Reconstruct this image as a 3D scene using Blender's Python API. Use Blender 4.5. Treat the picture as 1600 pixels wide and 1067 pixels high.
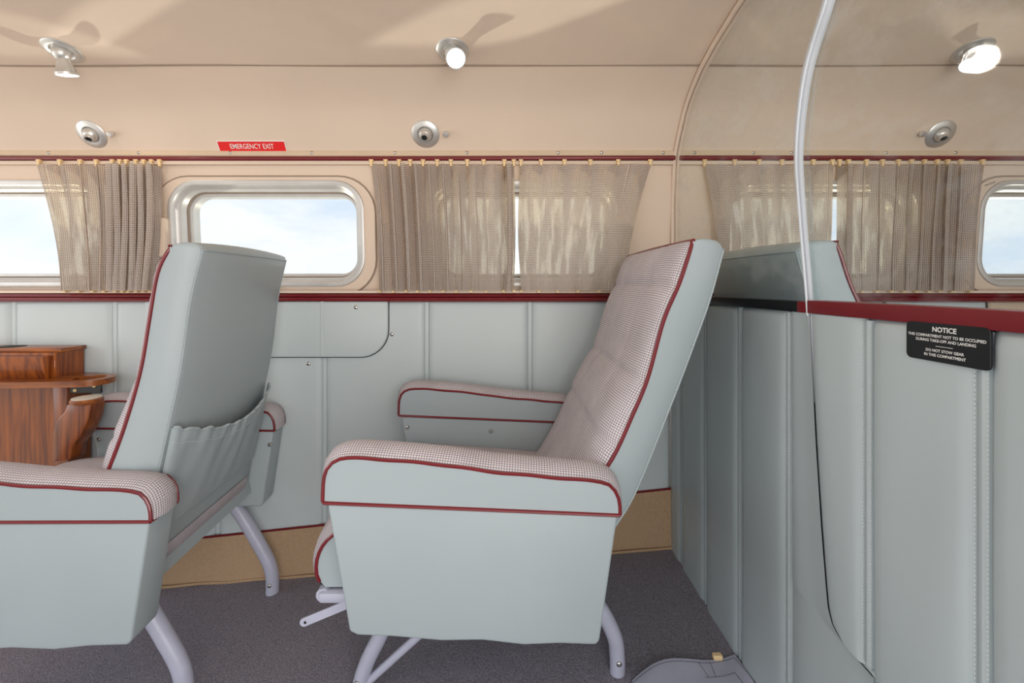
import bpy, bmesh, math, random
from mathutils import Vector, Matrix
random.seed(7)
for o in list(bpy.data.objects): bpy.data.objects.remove(o, do_unlink=True)
SC = bpy.context.scene
COL = SC.collection
ZC = 0.85                      # eye height above the cabin floor; all heights below are given from the eye

# ---------------------------------------------------------------- camera
cam = bpy.data.cameras.new('camera'); cam.lens = 16.0; cam.sensor_width = 36.0; cam.sensor_fit = 'HORIZONTAL'
cam.shift_y = -0.055; cam.clip_start = 0.02
co = bpy.data.objects.new('camera', cam); COL.objects.link(co)
co.location = (0, 0, ZC); co.rotation_euler = (math.pi/2, 0, 0)
SC.camera = co
# ---------------------------------------------------------------- exposure
vs = SC.view_settings
vs.view_transform = 'Standard'; vs.look = 'None'; vs.exposure = -0.36; vs.gamma = 1.0; vs.use_curve_mapping = False
# ---------------------------------------------------------------- sky
W = bpy.data.worlds.new('sky'); SC.world = W; W.use_nodes = True
nt = W.node_tree; nt.nodes.clear()
def N(t, typ, **k):
    n = t.nodes.new(typ)
    for a, v in k.items(): setattr(n, a, v)
    return n
tc = N(nt, 'ShaderNodeTexCoord'); mp = N(nt, 'ShaderNodeMapping'); mp.inputs['Scale'].default_value = (1, 1, 2.6)
nz = N(nt, 'ShaderNodeTexNoise'); nz.inputs['Scale'].default_value = 3.2; nz.inputs['Detail'].default_value = 8; nz.inputs['Roughness'].default_value = .55
rp = N(nt, 'ShaderNodeValToRGB')
rp.color_ramp.elements[0].position = .36; rp.color_ramp.elements[0].color = (.70, .80, .95, 1)
rp.color_ramp.elements[1].position = .56; rp.color_ramp.elements[1].color = (1.0, 1.0, 1.0, 1)
sx = N(nt, 'ShaderNodeSeparateXYZ'); gr = N(nt, 'ShaderNodeMapRange')
gr.inputs['From Min'].default_value = -.03; gr.inputs['From Max'].default_value = .0
mx = N(nt, 'ShaderNodeMix', data_type='RGBA'); mx.inputs['A'].default_value = (.90, .84, .76, 1)
bg = N(nt, 'ShaderNodeBackground'); bg.inputs['Strength'].default_value = 1.42
ow = N(nt, 'ShaderNodeOutputWorld')
L = nt.links.new
L(tc.outputs['Generated'], mp.inputs['Vector']); L(mp.outputs['Vector'], nz.inputs['Vector']); L(nz.outputs['Fac'], rp.inputs['Fac'])
L(tc.outputs['Generated'], sx.inputs['Vector']); L(sx.outputs['Z'], gr.inputs['Value']); L(gr.outputs['Result'], mx.inputs['Factor'])
L(rp.outputs['Color'], mx.inputs['B']); L(mx.outputs['Result'], bg.inputs['Color']); L(bg.outputs['Background'], ow.inputs['Surface'])
# ---------------------------------------------------------------- sunlight glancing up off the wing, and two added fill lamps
def sun(name, d, e, ang, c):
    s = bpy.data.lights.new(name, 'SUN'); s.energy = e; s.angle = math.radians(ang); s.color = c
    o = bpy.data.objects.new(name, s); COL.objects.link(o)
    o.rotation_euler = Vector(d).to_track_quat('-Z', 'Y').to_euler(); o.location = (0, 4, 3)
    return o
sun('sun_off_wing', (.76, -.43, .47), 3.0, 2.0, (1, .93, .80))
sun('sun_off_tailplane', (-.60, -.45, .55), 1.8, 2.5, (1, .93, .80))
al = bpy.data.lights.new('door_side_fill', 'AREA'); al.shape = 'RECTANGLE'; al.size = 1.2; al.size_y = 1.4; al.energy = 34; al.color = (1, .97, .93)  # fill lamp added behind the camera, on the unseen door side
ao = bpy.data.objects.new('door_side_fill', al); COL.objects.link(ao); ao.location = (.42, -.85, ZC-.05)
ao.rotation_euler = Vector((-.68, .72, .10)).to_track_quat('-Z', 'Y').to_euler()

al2 = bpy.data.lights.new('forward_fill', 'AREA'); al2.shape = 'RECTANGLE'; al2.size = 1.1; al2.size_y = 1.0; al2.energy = 9; al2.color = (1, .98, .96)  # fill lamp added beyond the forward end to brighten the partition
ao2 = bpy.data.objects.new('forward_fill', al2); COL.objects.link(ao2); ao2.location = (-2.7, .45, ZC+.1)
ao2.rotation_euler = Vector((1, 0, -.05)).to_track_quat('-Z', 'Y').to_euler()
# ================================================================ materials
def lin(r, g, b):
    f = lambda c: c/12.92 if c <= .04045 else ((c+.055)/1.055)**2.4
    return (f(r/255), f(g/255), f(b/255), 1)
def base_mat(name):
    m = bpy.data.materials.new(name); m.use_nodes = True
    t = m.node_tree; p = t.nodes['Principled BSDF']
    return m, t, p
def mat(name, c, rough=.5, metal=0, var=.06, vscale=8, bscale=0, bstr=.1, bdist=.002, coat=0, spec=.5):
    m, t, p = base_mat(name)
    p.inputs['Roughness'].default_value = rough; p.inputs['Metallic'].default_value = metal
    p.inputs['Coat Weight'].default_value = coat; p.inputs['Specular IOR Level'].default_value = spec
    x = N(t, 'ShaderNodeTexCoord'); n = N(t, 'ShaderNodeTexNoise'); n.inputs['Scale'].default_value = vscale; n.inputs['Detail'].default_value = 4
    r = N(t, 'ShaderNodeValToRGB')
    r.color_ramp.elements[0].position = .3; r.color_ramp.elements[1].position = .7
    r.color_ramp.elements[0].color = tuple(v*(1-var) for v in c[:3])+(1,)
    r.color_ramp.elements[1].color = tuple(min(1, v*(1+var)) for v in c[:3])+(1,)
    l = t.links.new
    l(x.outputs['Object'], n.inputs['Vector']); l(n.outputs['Fac'], r.inputs['Fac']); l(r.outputs['Color'], p.inputs['Base Color'])
    if bscale:
        n2 = N(t, 'ShaderNodeTexNoise'); n2.inputs['Scale'].default_value = bscale; n2.inputs['Detail'].default_value = 3
        b = N(t, 'ShaderNodeBump'); b.inputs['Strength'].default_value = bstr; b.inputs['Distance'].default_value = bdist
        l(x.outputs['Object'], n2.inputs['Vector']); l(n2.outputs['Fac'], b.inputs['Height']); l(b.outputs['Normal'], p.inputs['Normal'])
    return m
def weave_nodes(t, period):
    """returns (checker -1..1, cells) sockets of a basket weave laid out on the cloth's own UV in metres"""
    l = t.links.new
    uv = N(t, 'ShaderNodeUVMap'); s = N(t, 'ShaderNodeSeparateXYZ'); l(uv.outputs['UV'], s.inputs['Vector'])
    nn = N(t, 'ShaderNodeTexNoise'); nn.inputs['Scale'].default_value = 60; l(uv.outputs['UV'], nn.inputs['Vector'])
    outs = []
    for ax in 'XY':
        a = N(t, 'ShaderNodeMath', operation='MULTIPLY'); a.inputs[1].default_value = 2*math.pi/period; l(s.outputs[ax], a.inputs[0])
        ad = N(t, 'ShaderNodeMath', operation='MULTIPLY_ADD'); ad.inputs[1].default_value = 1.6; l(nn.outputs['Fac'], ad.inputs[0]); l(a.outputs[0], ad.inputs[2])
        q = N(t, 'ShaderNodeMath', operation='SINE'); l(ad.outputs[0], q.inputs[0]); outs.append(q)
    hs = []
    for q in outs:
        h = N(t, 'ShaderNodeMath', operation='MULTIPLY_ADD'); h.inputs[1].default_value = .5; h.inputs[2].default_value = .5; l(q.outputs[0], h.inputs[0])
        k = N(t, 'ShaderNodeMath', operation='POWER'); k.inputs[1].default_value = .6; l(h.outputs[0], k.inputs[0]); hs.append(k)
    w0 = N(t, 'ShaderNodeMath', operation='MULTIPLY'); l(hs[0].outputs[0], w0.inputs[0]); l(hs[1].outputs[0], w0.inputs[1])
    w = N(t, 'ShaderNodeMath', operation='MULTIPLY_ADD'); w.inputs[1].default_value = 2; w.inputs[2].default_value = -1; l(w0.outputs[0], w.inputs[0])
    return w.outputs[0], outs[0].outputs[0], outs[1].outputs[0], uv
def fabric_mat(name, light, mid, dark, period):
    m, t, p = base_mat(name); l = t.links.new
    p.inputs['Roughness'].default_value = .9; p.inputs['Specular IOR Level'].default_value = .15
    w, a, b_, uv = weave_nodes(t, period)
    mr = N(t, 'ShaderNodeMapRange'); mr.inputs['From Min'].default_value = -1; l(w, mr.inputs['Value'])
    r = N(t, 'ShaderNodeValToRGB'); e = r.color_ramp.elements
    e[0].position = .02; e[0].color = dark; e[1].position = .62; e[1].color = light; k = e.new(.25); k.color = mid
    l(mr.outputs['Result'], r.inputs['Fac'])
    n = N(t, 'ShaderNodeTexNoise'); n.inputs['Scale'].default_value = 14; l(uv.outputs['UV'], n.inputs['Vector'])
    mx = N(t, 'ShaderNodeMix', data_type='RGBA', blend_type='MULTIPLY'); mx.inputs['Factor'].default_value = .25
    l(r.outputs['Color'], mx.inputs['A']); l(n.outputs['Fac'], mx.inputs['B']); l(mx.outputs['Result'], p.inputs['Base Color'])
    b = N(t, 'ShaderNodeBump'); b.inputs['Strength'].default_value = .5; b.inputs['Distance'].default_value = .0015
    l(mr.outputs['Result'], b.inputs['Height']); l(b.outputs['Normal'], p.inputs['Normal'])
    return m
def curtain_mat():
    m, t, p = base_mat('curtain_weave'); l = t.links.new
    t.nodes.remove(p)
    out = [n for n in t.nodes if n.type == 'OUTPUT_MATERIAL'][0]
    w, a, b_, uv = weave_nodes(t, .0052)
    mr = N(t, 'ShaderNodeMapRange'); mr.inputs['From Min'].default_value = -1; l(w, mr.inputs['Value'])
    r = N(t, 'ShaderNodeValToRGB'); e = r.color_ramp.elements
    e[0].position = .04; e[0].color = lin(122, 110, 104); e[1].position = .48; e[1].color = lin(218, 208, 201)
    l(mr.outputs['Result'], r.inputs['Fac'])
    d = N(t, 'ShaderNodeBsdfDiffuse'); l(r.outputs['Color'], d.inputs['Color'])
    bp = N(t, 'ShaderNodeBump'); bp.inputs['Strength'].default_value = .6; bp.inputs['Distance'].default_value = .002
    l(mr.outputs['Result'], bp.inputs['Height']); l(bp.outputs['Normal'], d.inputs['Normal'])
    tr = N(t, 'ShaderNodeBsdfTranslucent'); tr.inputs['Color'].default_value = (.90, .72, .52, 1)
    m1 = N(t, 'ShaderNodeMixShader'); m1.inputs['Fac'].default_value = .24
    l(d.outputs[0], m1.inputs[1]); l(tr.outputs[0], m1.inputs[2])
    # open gaps between the threads
    hol = N(t, 'ShaderNodeMapRange'); hol.inputs['From Min'].default_value = -.62; hol.inputs['From Max'].default_value = -.97
    hol.inputs['To Max'].default_value = 1.0; l(w, hol.inputs['Value'])
    mpn = N(t, 'ShaderNodeMapping'); mpn.inputs['Scale'].default_value = (38, 7, 1); l(uv.outputs['UV'], mpn.inputs['Vector'])
    n = N(t, 'ShaderNodeTexNoise'); n.inputs['Scale'].default_value = 1; l(mpn.outputs['Vector'], n.inputs['Vector'])
    nr = N(t, 'ShaderNodeMapRange'); nr.inputs['From Min'].default_value = .47; nr.inputs['From Max'].default_value = .60; nr.inputs['To Min'].default_value = .10
    l(n.outputs['Fac'], nr.inputs['Value'])
    mu = N(t, 'ShaderNodeMath', operation='MULTIPLY'); l(hol.outputs['Result'], mu.inputs[0]); l(nr.outputs['Result'], mu.inputs[1])
    tp = N(t, 'ShaderNodeBsdfTransparent'); tp.inputs['Color'].default_value = (1, .88, .66, 1)
    m2 = N(t, 'ShaderNodeMixShader'); l(mu.outputs[0], m2.inputs['Fac']); l(m1.outputs[0], m2.inputs[1]); l(tp.outputs[0], m2.inputs[2])
    l(m2.outputs[0], out.inputs['Surface'])
    return m
def glass_mat(name, smear_haze=0):
    m, t, p = base_mat(name); l = t.links.new; t.nodes.remove(p)
    out = [n for n in t.nodes if n.type == 'OUTPUT_MATERIAL'][0]
    tp = N(t, 'ShaderNodeBsdfTransparent'); tp.inputs['Color'].default_value = (.95, .97, .97, 1)
    gl = N(t, 'ShaderNodeBsdfGlossy'); gl.inputs['Roughness'].default_value = .03
    lw = N(t, 'ShaderNodeLayerWeight'); lw.inputs['Blend'].default_value = .5
    pw = N(t, 'ShaderNodeMath', operation='POWER'); pw.inputs[1].default_value = 5; l(lw.outputs['Facing'], pw.inputs[0])
    fr = N(t, 'ShaderNodeMath', operation='MULTIPLY_ADD'); fr.inputs[1].default_value = .6; fr.inputs[2].default_value = .025; l(pw.outputs[0], fr.inputs[0])
    m1 = N(t, 'ShaderNodeMixShader'); l(fr.outputs[0], m1.inputs['Fac']); l(tp.outputs[0], m1.inputs[1]); l(gl.outputs[0], m1.inputs[2])
    last = m1
    if smear_haze:  # smears and reflection haze, painted as pale diffuse noise over the glass
        x = N(t, 'ShaderNodeTexCoord'); mp = N(t, 'ShaderNodeMapping'); mp.inputs['Scale'].default_value = (3, 5, 9); mp.inputs['Rotation'].default_value = (.5, 0, 0)
        n = N(t, 'ShaderNodeTexNoise'); n.inputs['Scale'].default_value = 1.6; n.inputs['Detail'].default_value = 9; n.inputs['Roughness'].default_value = .65
        r = N(t, 'ShaderNodeMapRange'); r.inputs['From Min'].default_value = .5; r.inputs['From Max'].default_value = .75; r.inputs['To Max'].default_value = smear_haze
        l(x.outputs['Object'], mp.inputs['Vector']); l(mp.outputs['Vector'], n.inputs['Vector']); l(n.outputs['Fac'], r.inputs['Value'])
        d = N(t, 'ShaderNodeBsdfDiffuse'); d.inputs['Color'].default_value = (.7, .72, .75, 1)
        m2 = N(t, 'ShaderNodeMixShader'); l(r.outputs['Result'], m2.inputs['Fac']); l(m1.outputs[0], m2.inputs[1]); l(d.outputs[0], m2.inputs[2]); last = m2
    l(last.outputs[0], out.inputs['Surface'])
    return m
def wood_mat(name, c1, c2, axis):
    m, t, p = base_mat(name); l = t.links.new
    p.inputs['Roughness'].default_value = .32; p.inputs['Coat Weight'].default_value = .25; p.inputs['Coat Roughness'].default_value = .15
    x = N(t, 'ShaderNodeTexCoord'); mp = N(t, 'ShaderNodeMapping')
    mp.inputs['Scale'].default_value = (90, 90, 5) if axis == 'z' else (5, 60, 60)
    n = N(t, 'ShaderNodeTexNoise'); n.inputs['Scale'].default_value = 1; n.inputs['Detail'].default_value = 7; n.inputs['Distortion'].default_value = .4
    n2 = N(t, 'ShaderNodeTexNoise'); n2.inputs['Scale'].default_value = 7
    r = N(t, 'ShaderNodeValToRGB'); r.color_ramp.elements[0].position = .3; r.color_ramp.elements[1].position = .72
    r.color_ramp.elements[0].color = c1; r.color_ramp.elements[1].color = c2
    mx = N(t, 'ShaderNodeMix', data_type='RGBA', blend_type='MULTIPLY'); mx.inputs['Factor'].default_value = .45
    l(x.outputs['Object'], mp.inputs['Vector']); l(mp.outputs['Vector'], n.inputs['Vector']); l(x.outputs['Object'], n2.inputs['Vector'])
    l(n.outputs['Fac'], r.inputs['Fac']); l(r.outputs['Color'], mx.inputs['A']); l(n2.outputs['Fac'], mx.inputs['B']); l(mx.outputs['Result'], p.inputs['Base Color'])
    return m
def emit_mat(name, c, s):
    m, t, p = base_mat(name)
    p.inputs['Base Color'].default_value = c; p.inputs['Emission Color'].default_value = c; p.inputs['Emission Strength'].default_value = s
    return m
M = dict(
    vinyl=mat('grey_vinyl', lin(161, 171, 174), .42, var=.025, vscale=5, bscale=420, bstr=.12, bdist=.0006),
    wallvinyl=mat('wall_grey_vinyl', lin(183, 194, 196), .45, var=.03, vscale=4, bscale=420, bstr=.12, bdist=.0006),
    sidevinyl_lit=mat('side_wall_vinyl_lit', lin(192, 201, 202), .45, var=.03, vscale=4, bscale=420, bstr=.12, bdist=.0006),  # partition vinyl again, colour lightened in place of light on the side wall
    paint=mat('lilac_grey_paint', lin(178, 179, 196), .35, var=.05, vscale=30),
    burg=mat('burgundy_piping', lin(112, 16, 26), .35, var=.08, vscale=40, coat=.3),
    red=mat('burgundy_strip', lin(120, 14, 26), .4, var=.05, vscale=20),
    fabric=fabric_mat('seat_weave', lin(228, 223, 224), lin(190, 183, 189), lin(142, 127, 135), .0046),
    curtain=curtain_mat(),
    beige=mat('beige_headliner', lin(221, 202, 184), .9, var=.03, vscale=3, bscale=700, bstr=.25, bdist=.0008, spec=.2),
    cream=mat('cream_trim', lin(206, 184, 158), .7, var=.04, vscale=20),
    carpet=mat('grey_carpet', lin(139, 134, 143), .97, var=.35, vscale=260, bscale=380, bstr=.9, bdist=.004, spec=.1),
    kick=mat('tan_carpet', lin(178, 150, 120), .95, var=.10, vscale=220, bscale=420, bstr=.6, bdist=.002, spec=.1),
    alu=mat('brushed_aluminium', lin(214, 213, 210), .36, metal=.75, var=.06, vscale=40),
    alup=mat('window_frame_metal', lin(205, 203, 200), .42, metal=.4, var=.06, vscale=14),
    edge=mat('door_edge_metal', lin(196, 201, 208), .4, metal=.1, var=.04, vscale=10),
    black=mat('black_trim', lin(16, 18, 20), .3, var=.2, vscale=12),
    plate=mat('black_placard', lin(12, 13, 16), .35, var=.1),
    white=mat('white_lettering', lin(235, 235, 232), .6, var=.01),
    signred=mat('red_sign', lin(226, 22, 22), .4, var=.03),
    steel=mat('steel_screw', lin(195, 193, 188), .28, metal=1, var=.1, vscale=60),
    ivory=mat('ivory_disc', lin(205, 198, 184), .5, var=.06, vscale=40),
    wood=wood_mat('mahogany_upright', lin(104, 42, 6), lin(182, 96, 24), 'z'),
    woodh=wood_mat('mahogany_level', lin(112, 50, 12), lin(190, 108, 38), 'x'),
    hook=mat('brass_hook', lin(236, 206, 156), .45, var=.1, vscale=60),
    tape=mat('curtain_tape', lin(214, 168, 122), .7, var=.08, vscale=30),
    stitch=mat('pale_thread', lin(190, 198, 198), .8, var=.02),
    dark=mat('dark_hole', lin(20, 19, 18), .7),
    seam=mat('seam_cloth', lin(150, 132, 116), .9),  # darker beige for seams, window seals and surround edges
    glass=glass_mat('window_glass'), pane=glass_mat('partition_glass', .16),
    lens=emit_mat('lamp_lens', (1, .98, .93, 1), 2.5),
)
# ================================================================ mesh helpers
ORG = {}
def mk(name, verts, faces, m, parent=None, uvs=None, smooth=True, angle=40, origin=None):
    verts = [Vector(v) for v in verts]
    if parent is not None: org = ORG[parent.name]
    elif origin is not None: org = Vector(origin)
    else:
        org = Vector(((min(v.x for v in verts)+max(v.x for v in verts))/2, (min(v.y for v in verts)+max(v.y for v in verts))/2, min(v.z for v in verts)))
    me = bpy.data.meshes.new(name)
    me.from_pydata([v-org for v in verts], [], faces)
    if uvs:
        ul = me.uv_layers.new(name='UVMap')
        for lp in me.loops: ul.data[lp.index].uv = uvs[lp.vertex_index]
    if smooth:
        me.shade_smooth(); me.set_sharp_from_angle(angle=math.radians(angle))
    me.materials.append(M[m] if isinstance(m, str) else m)
    me.update()
    o = bpy.data.objects.new(name, me); COL.objects.link(o)
    if parent is not None: o.parent = parent
    else: o.location = org + Vector((0, 0, ZC))
    ORG[o.name] = org
    return o
def empty(name, loc):
    o = bpy.data.objects.new(name, None); COL.objects.link(o); o.empty_display_size = .05
    o.location = Vector(loc)+Vector((0, 0, ZC)); ORG[o.name] = Vector(loc)
    return o
def tag(o, label=None, cat=None, group=None, kind=None):
    for k, v in (('label', label), ('category', cat), ('group', group), ('kind', kind)):
        if v: o[k] = v
    return o
def merge(*parts):
    V, F, U = [], [], []
    for p in parts:
        n = len(V); V += list(p[0]); F += [tuple(i+n for i in f) for f in p[1]]
        U += list(p[2]) if len(p) > 2 and p[2] else [(0, 0)]*len(p[0])
    return V, F, U
def grid(fn, us, vs_, flip=False):
    us = list(us); vs_ = list(vs_); P = [[Vector(fn(u, v)) for v in vs_] for u in us]
    V, U, F = [], [], []
    for i, row in enumerate(P):
        d = 0
        for j, p in enumerate(row):
            if j: d += (p-row[j-1]).length
            a = sum((P[k][0]-P[k-1][0]).length for k in range(1, i+1)) if False else None
            V.append(p); U.append([0, d])
    nv = len(vs_)
    mid = nv//2; acc = 0
    for i in range(len(P)):
        if i: acc += (P[i][mid]-P[i-1][mid]).length
        off = U[i*nv+mid][1]
        for j in range(nv): U[i*nv+j] = (acc, U[i*nv+j][1]-off)
    for i in range(len(P)-1):
        for j in range(nv-1):
            f = (i*nv+j, i*nv+j+1, (i+1)*nv+j+1, (i+1)*nv+j)
            F.append(f[::-1] if flip else f)
    return V, F, U
def lsp(a, b, n): return [a+(b-a)*i/(n-1) for i in range(n)]
def catmull(pts, k=6, closed=False):
    pts = [Vector(p) for p in pts]; n = len(pts); out = []
    rng = range(n if closed else n-1)
    for i in rng:
        p0 = pts[i-1] if (closed or i > 0) else pts[0]*2-pts[1]
        p1 = pts[i]; p2 = pts[(i+1) % n]
        p3 = pts[(i+2) % n] if (closed or i+2 < n) else pts[-1]*2-pts[-2]
        for s in range(k):
            t = s/k; t2 = t*t; t3 = t2*t
            out.append(.5*((2*p1)+(-p0+p2)*t+(2*p0-5*p1+4*p2-p3)*t2+(-p0+3*p1-3*p2+p3)*t3))
    if not closed: out.append(pts[-1])
    return out
def resample(pts, n):
    pts = [Vector(p) for p in pts]; d = [0]
    for i in range(1, len(pts)): d.append(d[-1]+(pts[i]-pts[i-1]).length)
    out = []; j = 0
    for k in range(n):
        s = d[-1]*k/(n-1)
        while j < len(d)-2 and d[j+1] < s: j += 1
        t = (s-d[j])/max(1e-9, d[j+1]-d[j]); out.append(pts[j].lerp(pts[j+1], min(1, max(0, t))))
    return out
def tube(pts, r, n=8, closed=False, smooth=0, squash=None):
    """round bar along pts; r a number or list; squash=(axis, factor) flattens the section along a world axis"""
    pts = [Vector(p) for p in pts]
    if smooth: pts = catmull(pts, smooth, closed)
    m = len(pts)
    if isinstance(r, (list, tuple)):
        rr = [r[0]+0*i for i in range(m)]
        for i in range(m):
            s = i/(m-1)*(len(r)-1); a = int(min(s, len(r)-2)); rr[i] = r[a]+(r[a+1]-r[a])*(s-a)
    else: rr = [r]*m
    T = []
    for i in range(m):
        a = pts[(i-1) % m] if (closed or i) else pts[0]; b = pts[(i+1) % m] if (closed or i < m-1) else pts[-1]
        T.append((b-a).normalized())
    nrm = T[0].orthogonal().normalized(); V, F = [], []
    for i in range(m):
        nrm = (nrm-T[i]*nrm.dot(T[i])).normalized(); bn = T[i].cross(nrm)
        for k in range(n):
            a = 2*math.pi*k/n; o = (nrm*math.cos(a)+bn*math.sin(a))*rr[i]
            if squash: o[squash[0]] *= squash[1]
            V.append(pts[i]+o)
    for i in range(m if closed else m-1):
        for k in range(n):
            j = (i+1) % m
            F.append((i*n+k, i*n+(k+1) % n, j*n+(k+1) % n, j*n+k))
    if not closed:
        F.append(tuple(range(n-1, -1, -1))); F.append(tuple((m-1)*n+k for k in range(n)))
    return V, F
def bevelled(verts, faces, b, seg=2):
    bm = bmesh.new(); vv = [bm.verts.new(v) for v in verts]
    for f in faces: bm.faces.new([vv[i] for i in f])
    bmesh.ops.recalc_face_normals(bm, faces=bm.faces)
    if b > 0:
        bmesh.ops.bevel(bm, geom=[e for e in bm.edges if e.calc_face_angle(0) > .35], offset=b, segments=seg, profile=.5, affect='EDGES', clamp_overlap=True)
    bm.verts.index_update(); V = [v.co.copy() for v in bm.verts]; F = [tuple(v.index for v in f.verts) for f in bm.faces]; bm.free()
    return V, F
def box(x0, x1, y0, y1, z0, z1, b=0, seg=2):
    v = [(x, y, z) for x in (x0, x1) for y in (y0, y1) for z in (z0, z1)]
    f = [(0, 1, 3, 2), (4, 6, 7, 5), (0, 4, 5, 1), (2, 3, 7, 6), (0, 2, 6, 4), (1, 5, 7, 3)]
    return bevelled(v, f, b, seg)
def prism(outline, e0, e1, axis='y', b=0, seg=2):
    n = len(outline)
    P = (lambda p, e: (p[0], e, p[1])) if axis == 'y' else ((lambda p, e: (e, p[0], p[1])) if axis == 'x' else (lambda p, e: (p[0], p[1], e)))
    v = [P(p, e0) for p in outline]+[P(p, e1) for p in outline]
    f = [tuple(range(n)), tuple(range(2*n-1, n-1, -1))]+[(i, i+n, (i+1) % n+n, (i+1) % n) for i in range(n)]
    return bevelled(v, f, b, seg)
def rrect(x0, x1, z0, z1, r, k=8):
    out = []
    for cx, cz, a0 in ((x1-r, z1-r, 0), (x0+r, z1-r, 90), (x0+r, z0+r, 180), (x1-r, z0+r, 270)):
        for i in range(k+1):
            a = math.radians(a0+90*i/k); out.append((cx+r*math.cos(a), cz+r*math.sin(a)))
    return out
def loft(loops, closed=True, caps=(False, False)):
    n = len(loops[0]); V = [p for l in loops for p in l]; F = []
    for i in range(len(loops)-1):
        for k in range(n if closed else n-1):
            F.append((i*n+k, i*n+(k+1) % n, (i+1)*n+(k+1) % n, (i+1)*n+k))
    if caps[0]: F.append(tuple(range(n-1, -1, -1)))
    if caps[1]: F.append(tuple((len(loops)-1)*n+k for k in range(n)))
    return V, F
def frame_of(nrm):
    n = Vector(nrm).normalized(); u = Vector((1, 0, 0)); u = (u-n*u.dot(n)).normalized()
    return u, n.cross(u), n
def lathe(prof, c, axis, n=20):
    """prof: (radius, height along axis)"""
    u, v, w = frame_of(axis); c = Vector(c)
    loops = [[c+w*h+(u*math.cos(2*math.pi*k/n)+v*math.sin(2*math.pi*k/n))*max(r, 1e-5) for k in range(n)] for r, h in prof]
    return loft(loops, True, (True, True))
def plate_with_holes(outer, holes, fy):
    """flat sheet in x,z with openings; fy(x,z) gives its depth"""
    bm = bmesh.new(); ed = []
    for lp in [outer]+holes:
        vv = [bm.verts.new((p[0], 0, p[1])) for p in lp]
        ed += [bm.edges.new((vv[i], vv[(i+1) % len(vv)])) for i in range(len(vv))]
    bmesh.ops.triangle_fill(bm, use_beauty=True, use_dissolve=False, edges=ed, normal=(0, -1, 0))
    bm.verts.index_update()
    V = [Vector((v.co.x, fy(v.co.x, v.co.z), v.co.z)) for v in bm.verts]; F = [tuple(v.index for v in f.verts) for f in bm.faces]; bm.free()
    return V, F
def dashes(pts, step=.0048, w=.0006, l=.0032, nrm=(0, -1, 0)):
    """a row of stitches along a line: small raised boxes in one mesh"""
    pts = [Vector(p) for p in pts]; tot = sum((pts[i]-pts[i-1]).length for i in range(1, len(pts)))
    n = max(2, int(tot/step)); P = resample(pts, n); V, F = [], []; nv = Vector(nrm).normalized()
    for i in range(n-1):
        t = (P[i+1]-P[i]).normalized(); s = t.cross(nv).normalized()*w; a = P[i]; b = P[i]+t*l; k = len(V)
        V += [a-s, a+s, b+s, b-s, (a+b)/2+nv*w*1.6]
        F += [(k, k+1, k+4), (k+1, k+2, k+4), (k+2, k+3, k+4), (k+3, k, k+4)]
    return V, F
def screw(name, c, nrm, r, parent, m='steel'):
    u, v, w = frame_of(nrm)
    return mk(name, *lathe([(r, -.002), (r, .0008), (r*.8, .0022), (r*.35, .0028), (r*.3, .0016)], c, nrm, 12), m, parent)
def text_mesh(body, size, bold=.0):
    cu = bpy.data.curves.new('lettering', 'FONT'); cu.body = body; cu.size = size; cu.align_x = 'CENTER'; cu.align_y = 'CENTER'
    cu.offset = bold; cu.resolution_u = 3; cu.space_line = 1.0
    ob = bpy.data.objects.new('lettering_source', cu); COL.objects.link(ob)
    bpy.context.view_layer.update()
    me = bpy.data.meshes.new_from_object(ob.evaluated_get(bpy.context.evaluated_depsgraph_get()))
    V = [v.co.copy() for v in me.vertices]; F = [tuple(p.vertices) for p in me.polygons]
    bpy.data.objects.remove(ob, do_unlink=True); bpy.data.meshes.remove(me); bpy.data.curves.remove(cu)
    return V, F

# ================================================================ the cabin shell
XF, XA, XB = -2.15, 2.65, 0.50       # front end, aft end, partition
YW = 1.42                            # side wall
def floor_z(x): return -.85+.076*x
def wall_y(x, z): return YW-.03*max(0, min(1, (z+.05)/.44))
# floor
def floor_part(name, x0, x1):
    v, f = box(x0, x1, -.35, 1.46, -.03, 0)
    v = [Vector((p.x, p.y, p.z+floor_z(p.x))) for p in v]
    return tag(mk(name, v, f, 'carpet', smooth=False), kind='structure')
floor_part('floor', XF, XB+.015); floor_part('floor', XB+.015, XA)
# ceiling: cove and headliner over the profile of the fuselage
PROF = [(1.405, .36), (1.392, .387), (1.367, .427), (1.338, .468), (1.30, .512), (1.255, .543), (1.209, .567), (1.19, .5755)]
PROF2 = [(1.19, .5755), (1.14, .590), (1.0855, .602), (.9886, .619), (.85, .632), (.65, .643), (.45, .645), (.25, .635), (.05, .61), (-.12, .57)]
PA = resample(catmull([(0, y, z) for y, z in PROF], 4), 14); PB = resample(catmull([(0, y, z) for y, z in PROF2], 4), 22)
PALL = PA+PB[1:]
def prof_at(y):
    for i in range(1, len(PALL)):
        if PALL[i].y <= y:
            a, b = PALL[i-1], PALL[i]; t = (y-a.y)/(b.y-a.y)
            p = a.lerp(b, t); tg = (b-a).normalized(); return p.z, Vector((0, -tg.z, tg.y)) if tg.y < 0 else Vector((0, tg.z, -tg.y))
    return PALL[-1].z, Vector((0, 0, -1))
def ceil_pt(x, y):
    z, n = prof_at(y)
    if n.z > 0: n = -n
    return Vector((x, y, z)), n
ce = tag(empty('ceiling', (0, .6, .6)), kind='structure')
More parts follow.
